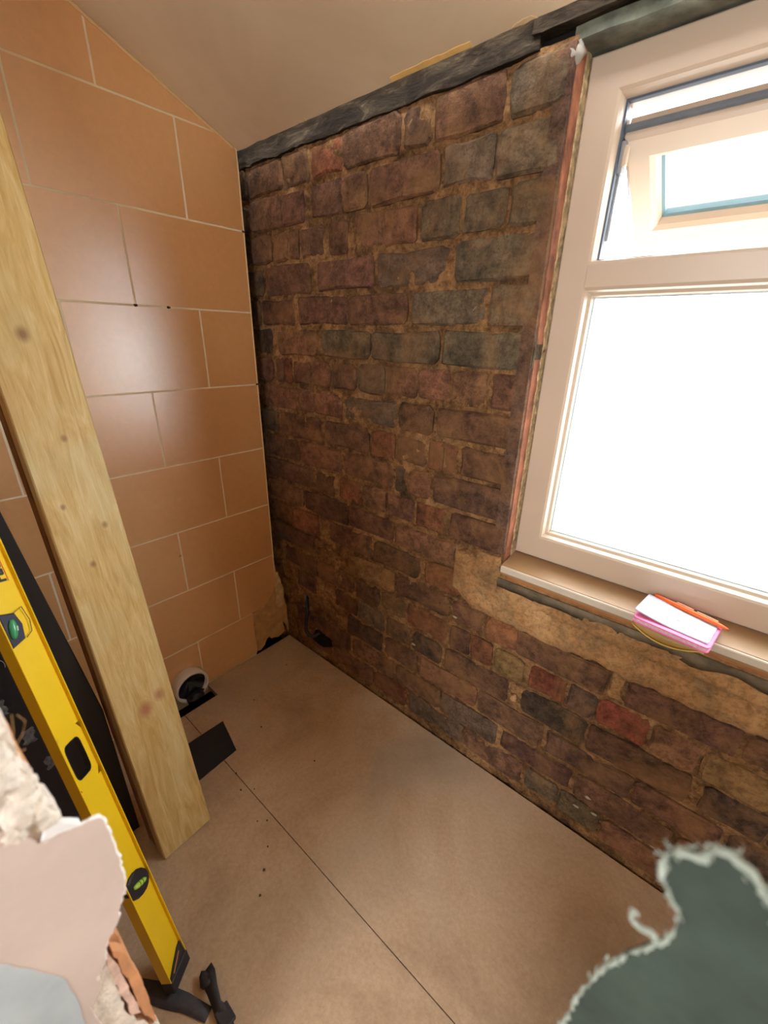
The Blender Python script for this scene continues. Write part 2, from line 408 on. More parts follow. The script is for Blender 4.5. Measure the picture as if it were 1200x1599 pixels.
# dark recess and timber packer directly under the sill
MB().cbox((.765*U, -.001, .549*U), (1.60*U, .04, .5615*U), .002).build('sill_packer', plain('orange_timber', (182, 118, 66), .7, .15, 20), wall)
mb = MB(); n = 60
for i in range(n+1):
    x = .752*U + i*(1.60*U-.752*U)/n; d = .008+.006*nz(x, 3, 0, 12)
    mb.v += [Vector((x, -.011, .549*U)), Vector((x, -.012-.002*nz(x, 0, 0, 40), .549*U-d*.6)), Vector((x, -.010, .549*U-d-.020-.012*nz(x, 9, 0, 16))), Vector((x, .01, .549*U))]
    if i:
        b = (i-1)*4
        for k in range(3): mb.f.append((b+k, b+k+1, b+k+5, b+k+4))
mb.build('dark_cement_fillet', plain('grey_cement', (122, 108, 88), .95, .3, 14, .6, .004, 60, spec=.2), wall, smooth=True)
# grey mortar lumps at the foot of the reveal, stones bedded in the wall
def lump(cx, cy, cz, r, mat, name, parent, seed, sx=1, sy=1, sz=1, **props):
    V = []; F = []; n, m = 12, 8
    for a in range(m+1):
        th = math.pi*a/m
        for b in range(n):
            ph = 2*math.pi*b/n; d = Vector((math.sin(th)*math.cos(ph), math.sin(th)*math.sin(ph), math.cos(th)))
            k = r*(1+.45*noise.noise(d*1.7+Vector((seed, 0, 0)))+.2*noise.noise(d*4+Vector((0, seed, 0))))
            V.append((cx+d.x*k*sx, cy+d.y*k*sy, cz+d.z*k*sz))
    for a in range(m):
        for b in range(n): F.append((a*n+b, a*n+(b+1) % n, (a+1)*n+(b+1) % n, (a+1)*n+b))
    return link(name, V, F, mat, parent, True, **props)
for k, (u, v, r) in enumerate(((.675,.565,.03),(.70,.585,.026),(.725,.595,.024),(.69,.53,.03),(.665,.50,.024),(.36,.40,.03),(.33,.42,.028),(.385,.375,.026),(.20,.455,.03),(.18,.43,.026),(.225,.425,.022),(.335,.517,.018),(.40,.49,.02))):
    lump(u*U, .008, v*U, r, MORTAR, 'mortar_lump', wall, k*3.1, 1.2, .4, .7)
lump(.825*U, -.004, .268*U, .012, RENDER, 'stone', wall, 3, 1, .8, 1)
for k, (u, v) in enumerate(((1.012,.118),(1.135,.10),(1.03,.085),(.995,.075),(.548,.26),(.66,.402))):
    lump(u*U, -.002, v*U, .0055, plain('pale_grit', (176, 160, 132), .9), 'grit_chip', wall, 40+k, 1.5, .5, .8)
# timber lintel and wall plate, sooty, running along the top of the brickwork
def rough_beam(x0, x1, y0, y1, z0, z1, name, mat, parent, amp=.006, seed=0, st=.02):
    mb = MB(); n = int((x1-x0)/st); prof = []
    NS = 7
    def ringpts(x):
        P = []
        for k in range(NS): P.append((y0, z0+(z1-z0)*k/(NS-1)))
        P.append((y1, z1)); P.append((y1, z0))
        for k in range(1, 3): P.append((y1+(y0-y1)*k/3, z0))
        return P
    for i in range(n+1):
        x = x0+(x1-x0)*i/n
        for k, (y, z) in enumerate(ringpts(x)):
            e = amp*(nz(x+seed, y*3+z, 0, 12)+.6*nz(x, z+seed, y, 45)); e2 = amp*(nz(x+seed+9, z*2, 4, 10)+.5*nz(x, z, 8+seed, 50))
            mb.v.append(Vector((x, y-e, z+e2)))
    m = NS+4
    for i in range(n):
        for k in range(m): mb.f.append((i*m+k, i*m+(k+1) % m, (i+1)*m+(k+1) % m, (i+1)*m+k))
    mb.f.append(tuple(range(m))); mb.f.append(tuple(range(n*m, (n+1)*m)))
    return mb.build(name, mat, parent)
rough_beam(-.15, .70*U, -.004, .03, 1.374*U, 1.47*U, 'wall_plate', PLATE, wall, .007, 1)
rough_beam(.69*U, XR, -.010, .12, 1.392*U, 1.47*U, 'lintel', PLATE, wall, .005, 4)
rough_beam(.745*U, XR, .012, .10, 1.3745*U, 1.390*U, 'head_batten', plain('grey_green_batten', (122, 124, 108), .9, .3, 18, .6, .006, 40), wall, .0025, 7)
lump(.748*U, .012, 1.362*U, .017, plain('grey_plaster', (168, 160, 148), .9, .15, 30, .4, .003, 80), 'plaster_lump', wall, 71, 1.0, .8, 1)
# window reveal: red primer strip, white streak, crumbly filler along the frame
REVY = .055*U
pl = [(.013, .572*U), (.050, .572*U), (.050, 1.374*U), (.012, 1.374*U)]
def sidex(x): return lambda a, b, d: (x+d, a, b)
MB().prism(ragged(pl, .002, .02, 2), sidex(EDGE), -.02, .0035).build('reveal_primer', plain('red_primer', (168, 104, 74), .8, .3, 22, .5, .004, 60), wall)
mb = MB(); nseg = 150                      # crumbly filler between the reveal and the window frame
for i in range(nseg+1):
    z = .574*U+(1.372-.574)*U*i/nseg; low = max(0, 1-(z-.574*U)/.35)
    yi = .043 + .006*nz(z, 1, 0, 40) + .004*nz(z, 2, 0, 110) - .010*low*max(0, .3+nz(z, 6, 0, 30))
    for k in range(6):
        y = yi+(REVY*1.02-yi)*k/5
        mb.v.append(Vector((EDGE + (-.002 if k == 0 else .0058 + .0022*nz(z, y, k, 60) + .0016*nz(z, y, 7+k, 150)), y, z)))
    if i:
        b_ = (i-1)*6
        for k in range(5): mb.f.append((b_+k, b_+k+1, b_+k+7, b_+k+6))
mb.build('filler_bead', plain('crumbly_filler', (196, 172, 132), .9, .3, 60, .9, .004, 110), wall)
MB().prism([(-.001, .60*U), (.014, .60*U), (.014, 1.372*U), (-.001, 1.372*U)], sidex(EDGE), -.03, .001).build('reveal_brick_edge', BRICK, wall).color = lin((120, 92, 76))

# ------------------------------------------------------------------ window in the brick wall
win = empty('window_1', kind='structure')
FY0, FY1 = .05*U, .105*U
X0, X1, Z0, Z1 = WX0, WX1, WZ0, WZ1
m1 = .050*U
mb = MB()
mb.ring(X0, X1, Z0, Z1, [(0, FY1), (0, FY0+.003), (.003, FY0), (m1-.008, FY0), (m1-.003, FY0+.004), (m1, FY0+.014), (m1+.002, FY1)])
mb.build('window_frame', PVC, win)
TZ0, TZ1 = 1.075*U, 1.120*U
xa, xb = X0+m1-.006, X1-m1+.006
prof = [(FY1, TZ0), (FY0+.014, TZ0), (FY0+.004, TZ0+.003), (FY0, TZ0+.009), (FY0, TZ1-.009), (FY0+.004, TZ1-.003), (FY0+.014, TZ1), (FY1, TZ1)]
n = len(prof)
MB().add([(xa, y, z) for y, z in prof]+[(xb, y, z) for y, z in prof], [(i, (i+1) % n, n+(i+1) % n, n+i) for i in range(n)]+[tuple(range(n)), tuple(range(n, 2*n))]).build('transom', PVC, win)
# glazing bead, gasket and pane of the fixed lower light
lx0, lx1, lz0, lz1 = X0+m1, X1-m1, Z0+m1, TZ0
MB().ring(lx0, lx1, lz0, lz1, [(-.004, FY0+.014), (.006, FY0+.022), (.009, FY0+.030), (.009, FY0+.040), (-.004, FY0+.040)]).build('glazing_bead', PVC, win)
MB().ring(lx0, lx1, lz0, lz1, [(.004, FY0+.031), (.0115, FY0+.032), (.0115, FY0+.036), (.004, FY0+.036)]).build('gasket', plain('pale_blue_gasket', (196, 212, 222), .5), win)
def m_glass():
    t = NT('window_glass'); t.n.remove(t.b); out = t.n['Material Output']
    tr = t.new('ShaderNodeBsdfTransparent'); tr.inputs[0].default_value = (.97, .985, .98, 1)
    gl = t.new('ShaderNodeBsdfGlossy'); gl.inputs['Roughness'].default_value = .02
    lw = t.new('ShaderNodeLayerWeight'); pw = t.new('ShaderNodeMath', operation='POWER'); t.link(lw.outputs['Facing'], pw.inputs[0]); pw.inputs[1].default_value = 5
    fr = t.new('ShaderNodeMath', operation='MULTIPLY_ADD'); t.link(pw.outputs[0], fr.inputs[0]); fr.inputs[1].default_value = .6; fr.inputs[2].default_value = .03
    mx = t.new('ShaderNodeMixShader'); t.link(fr.outputs[0], mx.inputs[0]); t.link(tr.outputs[0], mx.inputs[1]); t.link(gl.outputs[0], mx.inputs[2])
    t.link(mx.outputs[0], out.inputs[0]); return t.m
GLASS = m_glass()
MB().box((lx0+.002, FY0+.033, lz0+.002), (lx1-.002, FY0+.036, lz1-.002)).build('pane', GLASS, win)
# dark rebate round the upper opening
MB().ring(X0+m1-.006, X1-m1+.006, TZ1-.006, Z1-m1+.006, [(.004, FY0+.030), (.010, FY0+.032), (.010, FY0+.045), (.004, FY0+.045)]).build('rebate_seal', plain('dark_blue_seal', (70, 82, 98), .5), win)
# top-hung sash, pushed out: built flat with its top rail at the origin, then tilted
sw0, sw1 = X0+m1+.004, X1-m1-.004; sh = .205*U
sash = empty('sash', (0, FY0+.050, 1.281*U)); sash.parent = win; sash.rotation_euler = (math.radians(57), 0, 0)
rl = .040*U
mb = MB().ring(sw0, sw1, -sh, 0, [(0, 0), (0, .044), (.004, .048), (rl, .048), (rl+.006, .040), (rl+.006, .012), (rl, 0), (rl-.010, -.006), (.006, -.006)])
mb.build('sash_frame', PVC, sash)
MB().ring(sw0, sw1, -sh, 0, [(-.005, .010), (-.005, .024), (.002, .024), (.002, .010)]).build('sash_seal', GASKET, sash)
MB().ring(sw0+rl, sw1-rl, -sh+rl, -rl, [(.003, .012), (.012, .016), (.012, .030), (.003, .030)]).build('sash_gasket', plain('grey_blue_gasket', (110, 140, 150), .5, .05), sash)
MB().box((sw0+rl, .020, -sh+rl), (sw1-rl, .024, -rl)).build('sash_pane', GLASS, sash)
# friction stay and its end cap at the left of the sash
mb = MB(); mb.cbox((X0+m1+.003, FY0+.040, 1.235*U), (X0+m1+.012, FY0+.062, 1.275*U), .001); mb.box((X0+m1+.004, FY0+.050, 1.15*U), (X0+m1+.008, FY0+.064, 1.24*U))
mb.build('friction_stay', STEEL, win)
MB().cbox((X0+m1+.010, FY0+.036, 1.243*U), (X0+m1+.019, FY0+.050, 1.268*U), .002).build('stay_cap', PVC, win)
# sill board
mb = MB(); prof = [(-.016, .5625*U), (-.016, .5775*U), (-.011, .5815*U), (REVY*.95, .5885*U), (REVY*1.15, .5885*U), (REVY*1.15, .5625*U)]
n = len(prof); xa, xb = .757*U, 1.602*U
mb.add([(xa, y, z) for y, z in prof]+[(xb, y, z) for y, z in prof], [(i, (i+1) % n, n+(i+1) % n, n+i) for i in range(n)]+[tuple(range(n)), tuple(range(n, 2*n))])
mb.build('window_sill', SILLM, win)
MB().cbox((.757*U, -.0185, .5665*U), (1.602*U, -.0105, .5805*U), .002).build('sill_nosing', plain('white_nosing', (206, 192, 174), .3, .05), win)

# ------------------------------------------------------------------ tiled wall
tw = empty('wall_left', kind='structure')
TEDGE = -.040*U
def ceil_z(y): return (1.379-.41*y/U)*U
def yz(x): return lambda a, b, d: (x+d, a, b)
backing = [(YR, -.05), (TEDGE+.004, -.05), (TEDGE+.004, ceil_z(TEDGE)+.03), (YR, ceil_z(YR)+.03)]
# grout face with the broken lower corner left out
backing = [(YR, -.05), (-.184, -.05), (-.184, .218), (-.10, .24), (TEDGE+.004, .33), (TEDGE+.004, ceil_z(TEDGE)+.03), (YR, ceil_z(YR)+.03)]
MB().prism(backing, yz(0), -.09, -.0004).build('grout_bed', GROUT, tw)
gw = .0046
ZR = [-.002, .163*U, .3400*U, .517*U, .6945*U, .8745*U, 1.054*U, 1.2335*U, 1.412*U, 1.590*U, 1.768*U, 1.946*U]
for r in range(len(ZR)-1):
    off = -.1795 if r % 2 == 1 else -.3205
    ys = [TEDGE/U]; y = off
    while y > YR/U: ys.append(y); y -= .2785
    ys.append(YR/U)
    for a, b in zip(ys[1:], ys[:-1]):
        y0, y1 = a*U+gw/2, b*U-(gw/2 if b != ys[0] else 0); z0, z1 = ZR[r]+gw/2, ZR[r+1]-gw/2
        if r == 0: z0 = .002
        pl = [(y0, z0), (y1, z0), (y1, z1), (y0, z1)]
        pl = clip(pl, .41, 1, 1.379*U-.003)
        if r == 0 and b == ys[0]:
            pl = [(y0, .002), (-.32, .0), (-.181, .003), (-.178, .03), (-.181, .12), (-.179, z1), (y0, z1)]
        if r == 1 and b == ys[0]:
            pl = [(y0, z0), (-.17, z0), (-.12, z0+.002), (-.07, z0+.05), (-.052, z0+.09), (y1, z1-.03), (y1, z1), (y0, z1)]
        if len(pl) < 3: continue
        MB().prism(pl, yz(0), -.008, 0.0, 0 if (r < 2 and b == ys[0]) else .0006).build('tile', TILE, tw)
# torn board at the broken corner
TORN = plain('torn_tan_board', (208, 158, 102), .85, .14, 25, .5, .003, 70)
tc = [(-.179, .214), (-.177, .125), (-.179, .010), (-.160, .004), (-.135, .020), (-.122, .045), (-.108, .050), (-.100, .034), (-.062, .020), (-.022, .031), (-.030, .095), (-.012, .060), (.001, .030), (.020, .012),
      (.024, .060), (.012, .120), (.016, .165), (-.012, .215), (-.010, .262), (-.030, .315), (-.040, .335), (-.046, .40), (-.053, .40), (-.055, .31), (-.075, .278), (-.118, .226)]
tc = [(a if a < -.01 else -.008+(a+.01)*.25, b) for a, b in tc]
MB().prism(ragged(tc, .0035, .012, 11), yz(0), -.012, -.0012).build('torn_board', TORN, tw)
MB().prism(ragged([(-.06, .20), (-.03, .17), (-.015, .25), (-.028, .33), (-.045, .37), (-.055, .31)], .006, .01, 4), yz(0), -.03, .004).build('torn_flap', plain('torn_pale_paper', (222, 184, 132), .9, .2, 40, .5, .003, 90), tw)
# sealant bead where tiles meet the sloping ceiling and the brick wall
mb = MB(); pts = []
for i in range(40):
    y = TEDGE-.01 - i*.022; pts.append((.0015, y, ceil_z(y)-.004+.0015*nz(y, 0, 0, 30)))
mb.tube(pts, .0042, 6); mb.build('ceiling_bead', plain('cream_sealant', (240, 204, 150), .6, .06), tw)
mb = MB(); pts = [(-.001, TEDGE+.003+.001*nz(z*.05, 2, 0, 60), .45+z*.0375) for z in range(38)]
mb.tube(pts, .0024, 5); mb.build('edge_bead', plain('cream_sealant', (240, 204, 150)), tw)
MB().box((-.22, YR, -.06), (-.11, .0, 3.0)).build('wall_core', DARKVOID, tw)
# chips in the grout
for k, (y, z) in enumerate(((-.337, 1.054*U), (-.43, 1.054*U), (TEDGE, 1.2335*U), (TEDGE, .8745*U), (-.436, .45*U))):
    lump(.0005, y, z, .0032, plain('dark_chip', (70, 52, 40), .9) if k < 4 else TORN, 'grout_chip', tw, k, .5, 1.6, 1)

# ------------------------------------------------------------------ sloping ceiling
ce = empty('ceiling', kind='structure')
yA = -.034*U
pl = [(yA, ceil_z(yA)), (YR-.1, ceil_z(YR-.1)), (YR-.1, ceil_z(YR-.1)+.05), (yA, ceil_z(yA)+.016)]
n = 90; mb = MB()
for i in range(n+1):
    x = -.2+(XR+.3)*i/n; e = .003*nz(x, 0, 0, 14)+.002*nz(x, 3, 0, 60)
    for k, (y, z) in enumerate(pl):
        dy = e if k in (0, 3) else 0
        mb.v.append(Vector((x, y+dy, z-dy*.41)))
for i in range(n):
    for k in range(4): mb.f.append((i*4+k, i*4+(k+1) % 4, (i+1)*4+(k+1) % 4, (i+1)*4+k))
mb.f += [(0, 1, 2, 3), (n*4, n*4+1, n*4+2, n*4+3)]
mb.build('ceiling_board', CEIL, ce)
MB().box((-.2, yA, 1.45*U), (XR+.1, .3, 1.5*U)).build('eaves_board', DARKVOID, ce)
mb = MB(); s0 = []
for i in range(20):
    x = .62+.2*i/19; wd = .010+.004*nz(x, 1, 0, 40); y = yA-.001
    for dy, dz in ((0, -.001), (-wd, -.001), (-wd, .002), (0, .002)):
        mb.v.append(Vector((x, y+dy, ceil_z(y+dy)+dz)))
    if i:
        b = (i-1)*4
        for k in range(4): mb.f.append((b+k, b+(k+1) % 4, b+4+(k+1) % 4, b+4+k))
mb.f += [(0, 1, 2, 3), (76, 77, 78, 79)]
mb.build('torn_paper_edge', plain('yellow_paper_edge', (244, 204, 128), .8), ce)
for k, (x, wd) in enumerate(((.30, .03), (.90, .05), (1.02, .04))):
    pl2 = ragged([(x, yA-.001), (x+wd, yA-.001), (x+wd*.8, yA-.008), (x+wd*.2, yA-.006)], .002, .006, k)
    MB().prism(pl2, lambda a, b, d: (a, b, ceil_z(b)+d), .002, -.0012).build('paint_flake', plain('pale_flake', (230, 200, 160), .8), ce)

MB().box((-40, -40, -3.2), (40, 40, -3.0)).build('ground', plain('grey_yard', (196, 194, 190), .9), None, kind='structure')
# ------------------------------------------------------------------ rest of the room, behind the camera
def holed(name, x0, x1, z0, z1, hx0, hx1, hz0, hz1, y0, y1):
    e = MB(); e.box((x0, y0, z0), (hx0, y1, z1)); e.box((hx1, y0, z0), (x1, y1, z1)); e.box((hx0, y0, z0), (hx1, y1, hz0)); e.box((hx0, y0, hz1), (hx1, y1, z1))
    return e.build(name, WHITEW, None, kind='structure')
holed('wall_rear', -.25, XR+.1, -.06, 3.1, RX0, RX1, RZ0, RZ1, YR-.12, YR)
MB().box((XR, YR-.12, -.06), (XR+.12, .3, 3.1)).build('wall_far_right', WHITEW, None, kind='structure')
w2 = empty('window_2', kind='structure')
MB().ring(RX0, RX1, RZ0, RZ1, [(0, YR-.10), (0, YR-.03), (.06, YR-.03), (.06, YR-.10)]).build('window_frame', PVC, w2)

# ------------------------------------------------------------------ loose things
def m_timber():
    t = NT('sawn_softwood'); v = t.coord(scale=(9, 9, 1.1)); o = t.coord()
    g = t.noise(v, 5, 6, .6, 1.6)
    c = t.ramp(g, [(.3, lin((196, 158, 92))), (.5, lin((216, 184, 122))), (.7, lin((228, 204, 150)))])
    fine = t.noise(t.coord(scale=(60, 60, 2.5)), 6, 4, .7); c = t.mixc(.5, c, t.ramp(fine, [(.4, (.86, .84, .8)), (.6, (1.03, 1.03, 1.03))]), 'MULTIPLY')
    c = t.mixc(t.ramp(t.noise(o, 3.2, 3), [(.5, (0, 0, 0)), (.7, (.6, .6, .6))]), c, lin((206, 196, 150)))
    for (kx, kz, r, col) in ((.062, 1.345, .011, (128, 84, 48)), (.064, .452, .016, (176, 112, 82)), (.104, .470, .013, (178, 120, 84)), (.075, 1.14, .006, (150, 110, 66)), (.035, 1.00, .005, (140, 104, 62)), (.10, .94, .006, (150, 112, 66)), (.055, .86, .006, (140, 100, 60))):
        d = t.new('ShaderNodeVectorMath', operation='DISTANCE')
        sc = t.new('ShaderNodeVectorMath', operation='MULTIPLY'); sc.inputs[1].default_value = (1, .15, .75); t.link(o, sc.inputs[0])
        t.link(sc.outputs[0], d.inputs[0]); d.inputs[1].default_value = (kx, 0, kz*.75)
        m = t.new('ShaderNodeMapRange'); m.inputs['From Min'].default_value = r*.35; m.inputs['From Max'].default_value = r*1.35; m.inputs['To Min'].default_value = .8; m.inputs['To Max'].default_value = 0
        t.link(d.outputs['Value'], m.inputs['Value']); c = t.mixc(m.outputs[0], c, lin(col))
    t.col(c); t.rough(.5); t.b.inputs['Specular IOR Level'].default_value = .45
    t.bump(fine, .25, .002); return t.m
TIMBER = m_timber()
TIMB2 = plain('brown_sawn_timber', (150, 108, 66), .8, .2, 14, .3, .003, 60)
def plank(foot_l, foot_r, lean, length, thick, mat, name, label, chop=0.0):
    """local frame: x across the broad face, y into the plank, z along it"""
    a = Vector(foot_l); b = Vector(foot_r); X = (b-a); wd = X.length; X.normalize(); Z = Vector(lean).normalized()
    X = (X - Z*X.dot(Z)).normalized(); Y = Z.cross(X)
    mt = Matrix(((X.x, Y.x, Z.x, a.x), (X.y, Y.y, Z.y, a.y), (X.z, Y.z, Z.z, a.z), (0, 0, 0, 1)))
    mb = MB(); n = 24; L = []
    for i in range(n+1):
        z = length*i/n; e = .0012*nz(z, 2, 0, 5)
        c = .0025
        L.append([(c, e, z), (wd-c, e, z), (wd, e+c, z), (wd, thick-c, z), (wd-c, thick, z), (c, thick, z), (0, thick-c, z), (0, e+c, z)])
    for r in L: mb.v += [Vector(p) for p in r]
    for i in range(n):
        for k in range(8): mb.f.append((i*8+k, i*8+(k+1) % 8, (i+1)*8+(k+1) % 8, (i+1)*8+k))
    mb.f += [tuple(range(8)), tuple(range(n*8, n*8+8))]
    o = mb.build(name, mat, None, label=label, category='timber'); o.matrix_world = mt
    return o, mt
LEAN = (-.1647, -.0026, 1.0)
pk, pm = plank((.518, -.825, .006), (.512, -.688, .006), LEAN, 2.15, .044, TIMBER, 'timber_plank', 'wide pale softwood plank with knots leaning upright in front of the tiles')
pk2, _ = plank((.462, -.827, .007), (.456, -.690, .007), LEAN, 2.1, .040, TIMB2, 'timber_plank', 'darker brown plank leaning close behind the wide pale plank')

# black panel standing behind the yellow level
BLK = NT('black_plastic'); BLK.col(lin((26, 26, 30))); BLK.rough(.42); BLK.bump(BLK.noise(BLK.coord(), 7, 4), .25, .01); BLK = BLK.m
pp = [(-1.36, .002), (-.834, .002), (-.834, .46), (-.893, 1.02), (-.922, 1.28), (-1.36, 1.28)]
bp = empty('black_panel', (.36, -1.1, 0), label='tall glossy black panel standing behind the yellow spirit level', category='panel')
bpm = MB().prism(pp, lambda a, b, d: (.375+d-.36, a+1.1, b), -.018, 0.0, .002)
bpm.build('board', BLK, bp)
def wisp(pts, r=.0006): return MB().tube([(x-.36, y+1.1, z) for x, y, z in pts], r, 5)
wisp([(.378, -.985+.018*math.cos(a), .70+.02*math.sin(a)) for a in [k*.35 for k in range(-1, 8)]]).build('cobweb_thread', plain('cobweb', (150, 146, 140), .9), bp)
for k, (y, z) in enumerate(((-1.0, .60), (-.975, .50), (-.955, .40))):
    pl = ragged([(y-.012, z-.02), (y+.012, z-.02), (y+.010, z+.02), (y-.008, z+.02)], .008, .005, k+20)
    MB().prism(pl, lambda a, b, d: (.375+d-.36, a+1.1, b), -.001, .0006).build('dust_smear', plain('grey_dust', (96, 92, 90), .95, .3, 90), bp)

# ---- spirit level
YEL = plain('yellow_paint', (246, 204, 28), .38, .03, 8, .03, .001, 80)
BLKP = plain('black_vial_housing', (34, 36, 42), .45, .1, 40)
lv = empty('spirit_level', label='long yellow spirit level with black end cap leaning beside the torn plaster', category='level')
P0 = Vector((0.7638, -0.87636, .010)); d_ = Vector((-0.26945, -0.03657, 0.96232)); w_ = Vector((-0.58816, 0.79751, -0.13438)); n_ = Vector((0.76254, 0.60220, 0.23640))
LM = Matrix(((w_.x, -n_.x, d_.x, P0.x), (w_.y, -n_.y, d_.y, P0.y), (w_.z, -n_.z, d_.z, P0.z), (0, 0, 0, 1)))
lv.matrix_world = LM
LW, LD, LL = .060, .024, 1.46
fl_t, web0, web1 = .0022, .007, .017
SL = .022; s0, s1, z_s0, z_s1 = -.050, -.014, .560, .640
# web with the hand slot cut through it
def slot_ring(y, k=20):
    cx, cz = (s0+s1)/2, (z_s0+z_s1)/2; hx, hz = (s1-s0)/2, (z_s1-z_s0)/2; out = []
    for i in range(k):
        a = 2*math.pi*i/k; ca, sa = math.cos(a), math.sin(a); e = .38
        out.append((cx+hx*math.copysign(abs(ca)**e, ca), y, cz+hz*math.copysign(abs(sa)**e, sa)))
    return out
def rect_ring(y, k=20):
    cx, cz = -LW/2, (z_s0+z_s1)/2; hx, hz = LW/2-fl_t, (z_s1-z_s0)/2+.02; out = []
    for i in range(k):
        a = 2*math.pi*i/k; ca, sa = math.cos(a), math.sin(a); m = max(abs(ca), abs(sa)); out.append((cx+hx*ca/m, y, cz+hz*sa/m))
    return out
mb = MB(); K = 20
for y in (web0, web1):
    a, b = slot_ring(y), rect_ring(y); mb.add(a+b, [(i, (i+1) % K, K+(i+1) % K, K+i) for i in range(K)])
mb.add(slot_ring(web0)+slot_ring(web1), [(i, (i+1) % K, K+(i+1) % K, K+i) for i in range(K)])
mb.box((-LW+fl_t, web0, .03), (-fl_t, web1, z_s0-.02)); mb.box((-LW+fl_t, web0, z_s1+.02), (-fl_t, web1, LL))
mb.build('web', YEL, lv)
for x0 in (-LW, -fl_t):
    MB().cbox((x0, 0, .03), (x0+fl_t, LD, LL), .0006).build('flange', YEL, lv)
MB().ring(s0-.001, s1+.001, z_s0, z_s1, [(0, web0), (0, web0-.001), (.001, web0-.001), (.001, web0)])
mb = MB(); a, b = slot_ring(web0-.0006), slot_ring(web0-.0006); cx, cz = (s0+s1)/2, (z_s0+z_s1)/2
b = [(cx+(p[0]-cx)*.93, p[1], cz+(p[2]-cz)*.965) for p in a]; b2 = [(p[0], web1, p[2]) for p in b]
mb.add(a+b+b2, [(i, (i+1) % K, K+(i+1) % K, K+i) for i in range(K)]+[(K+i, K+(i+1) % K, 2*K+(i+1) % K, 2*K+i) for i in range(K)])
mb.build('hand_slot_trim', BLKP, lv)
# end cap
mb = MB(); mb.cbox((-LW-.001, -.001, 0), (.001, LD+.001, .030), .002); mb.prism([(-LW+.004, .03), (-.003, .03), (-.003, .062), (-.012, .060), (-LW*.6, .045)], lambda a, b, d: (a, d, b), web0+.002, .0015, .001)
ec = mb.build('end_cap', plain('black_rubber', (44, 42, 48), .6, .1, 40), lv)
MB().prism([(-.046, .036), (-.016, .054), (-.015, .051), (-.044, .033)], lambda a, b, d: (a, d, b), .003, .0008).build('orange_slash', plain('orange_slash', (206, 140, 70), .5), ec)
MB().cbox((-LW-.001, -.001, LL), (.001, LD+.001, LL+.03), .002).build('end_cap', plain('black_rubber', (44, 42, 48)), lv)
# centre vial: eye-shaped housing across the web
eye = []
for i in range(16):
    a = 2*math.pi*i/16; eye.append((-.032+.029*math.cos(a)*1.0, .279+.030*math.sin(a)+.020*math.cos(a)*-.35))
hs = MB().prism(eye, lambda a, b, d: (a, d, b), web0+.004, .0005, .003).build('vial_housing', BLKP, lv)
VIAL = NT('green_vial'); VIAL.col(lin((176, 214, 84))); VIAL.rough(.15); VIAL.b.inputs['Coat Weight'].default_value = .5; VIAL = VIAL.m
pts = [(-.047+.030*i/8, -.0005, .287-.015*i/8) for i in range(9)]
MB().tube(pts, [.003, .0048, .0055, .006, .006, .006, .0055, .0048, .003], 10).build('vial', VIAL, hs, True)
for t_ in (.38, .62):
    x = -.047+.030*t_; z = .287-.015*t_
    MB().tube([(x-.0006, -.0005, z+.0003), (x+.0006, -.0005, z-.0003)], .0063, 10).build('vial_line', BLKP, hs)
# plumb vial: dark trapezoid housing with wire guard
hs = MB().prism([(-.0585, .852), (-.030, .858), (-.0245, .884), (-.030, .908), (-.0585, .918)], lambda a, b, d: (a, d, b), web0+.004, .0005, .0025).build('vial_housing', plain('navy_vial_housing', (46, 46, 66), .45, .1, 40), lv)
GRN = NT('dark_green_vial'); GRN.col(lin((66, 160, 110))); GRN.rough(.12); GRN = GRN.m
MB().tube([(-.050+.001*i, -.0005, .868+.004*i) for i in range(9)], [.003, .005, .006, .0065, .0065, .0065, .006, .005, .003], 10).build('vial', GRN, hs, True)
MB().tube([(-.0445, -.007, .880), (-.0425, -.007, .888)], .0012, 6).build('vial_highlight', plain('pale_glint', (214, 240, 214), .2), hs)  # pale rod on the vial's front, a highlight put in as colour
MB().tube([(-.030, .003, .908), (-.014, .003, .912), (-.010, .003, .884), (-.014, .003, .864), (-.027, .003, .858)], .0007, 6).build('wire_guard', BLKP, lv)
# lettering
cu = bpy.data.curves.new('lettering', 'FONT'); cu.body = 'Fat'; cu.size = .027; cu.extrude = .0004; cu.offset = .0009; cu.shear = .15
to = bpy.data.objects.new('tmp', cu); C.objects.link(to); dg = bpy.context.evaluated_depsgraph_get()
me = bpy.data.meshes.new_from_object(to.evaluated_get(dg)); bpy.data.objects.remove(to)
tx = bpy.data.objects.new('lettering', me); C.objects.link(tx); me.materials.clear(); me.materials.append(BLKP)
# text runs up the level, tops of the letters to its left edge
tx.parent = lv; tx.matrix_local = Matrix(((0, -1, 0, -.0155), (0, 0, -1, web0-.0007), (1, 0, 0, .962), (0, 0, 0, 1)))
MB().box((-.0125, web0-.0006, .962), (-.0112, web0+.001, 1.008)).build('red_underline', plain('red_ink', (214, 80, 30), .5), lv)
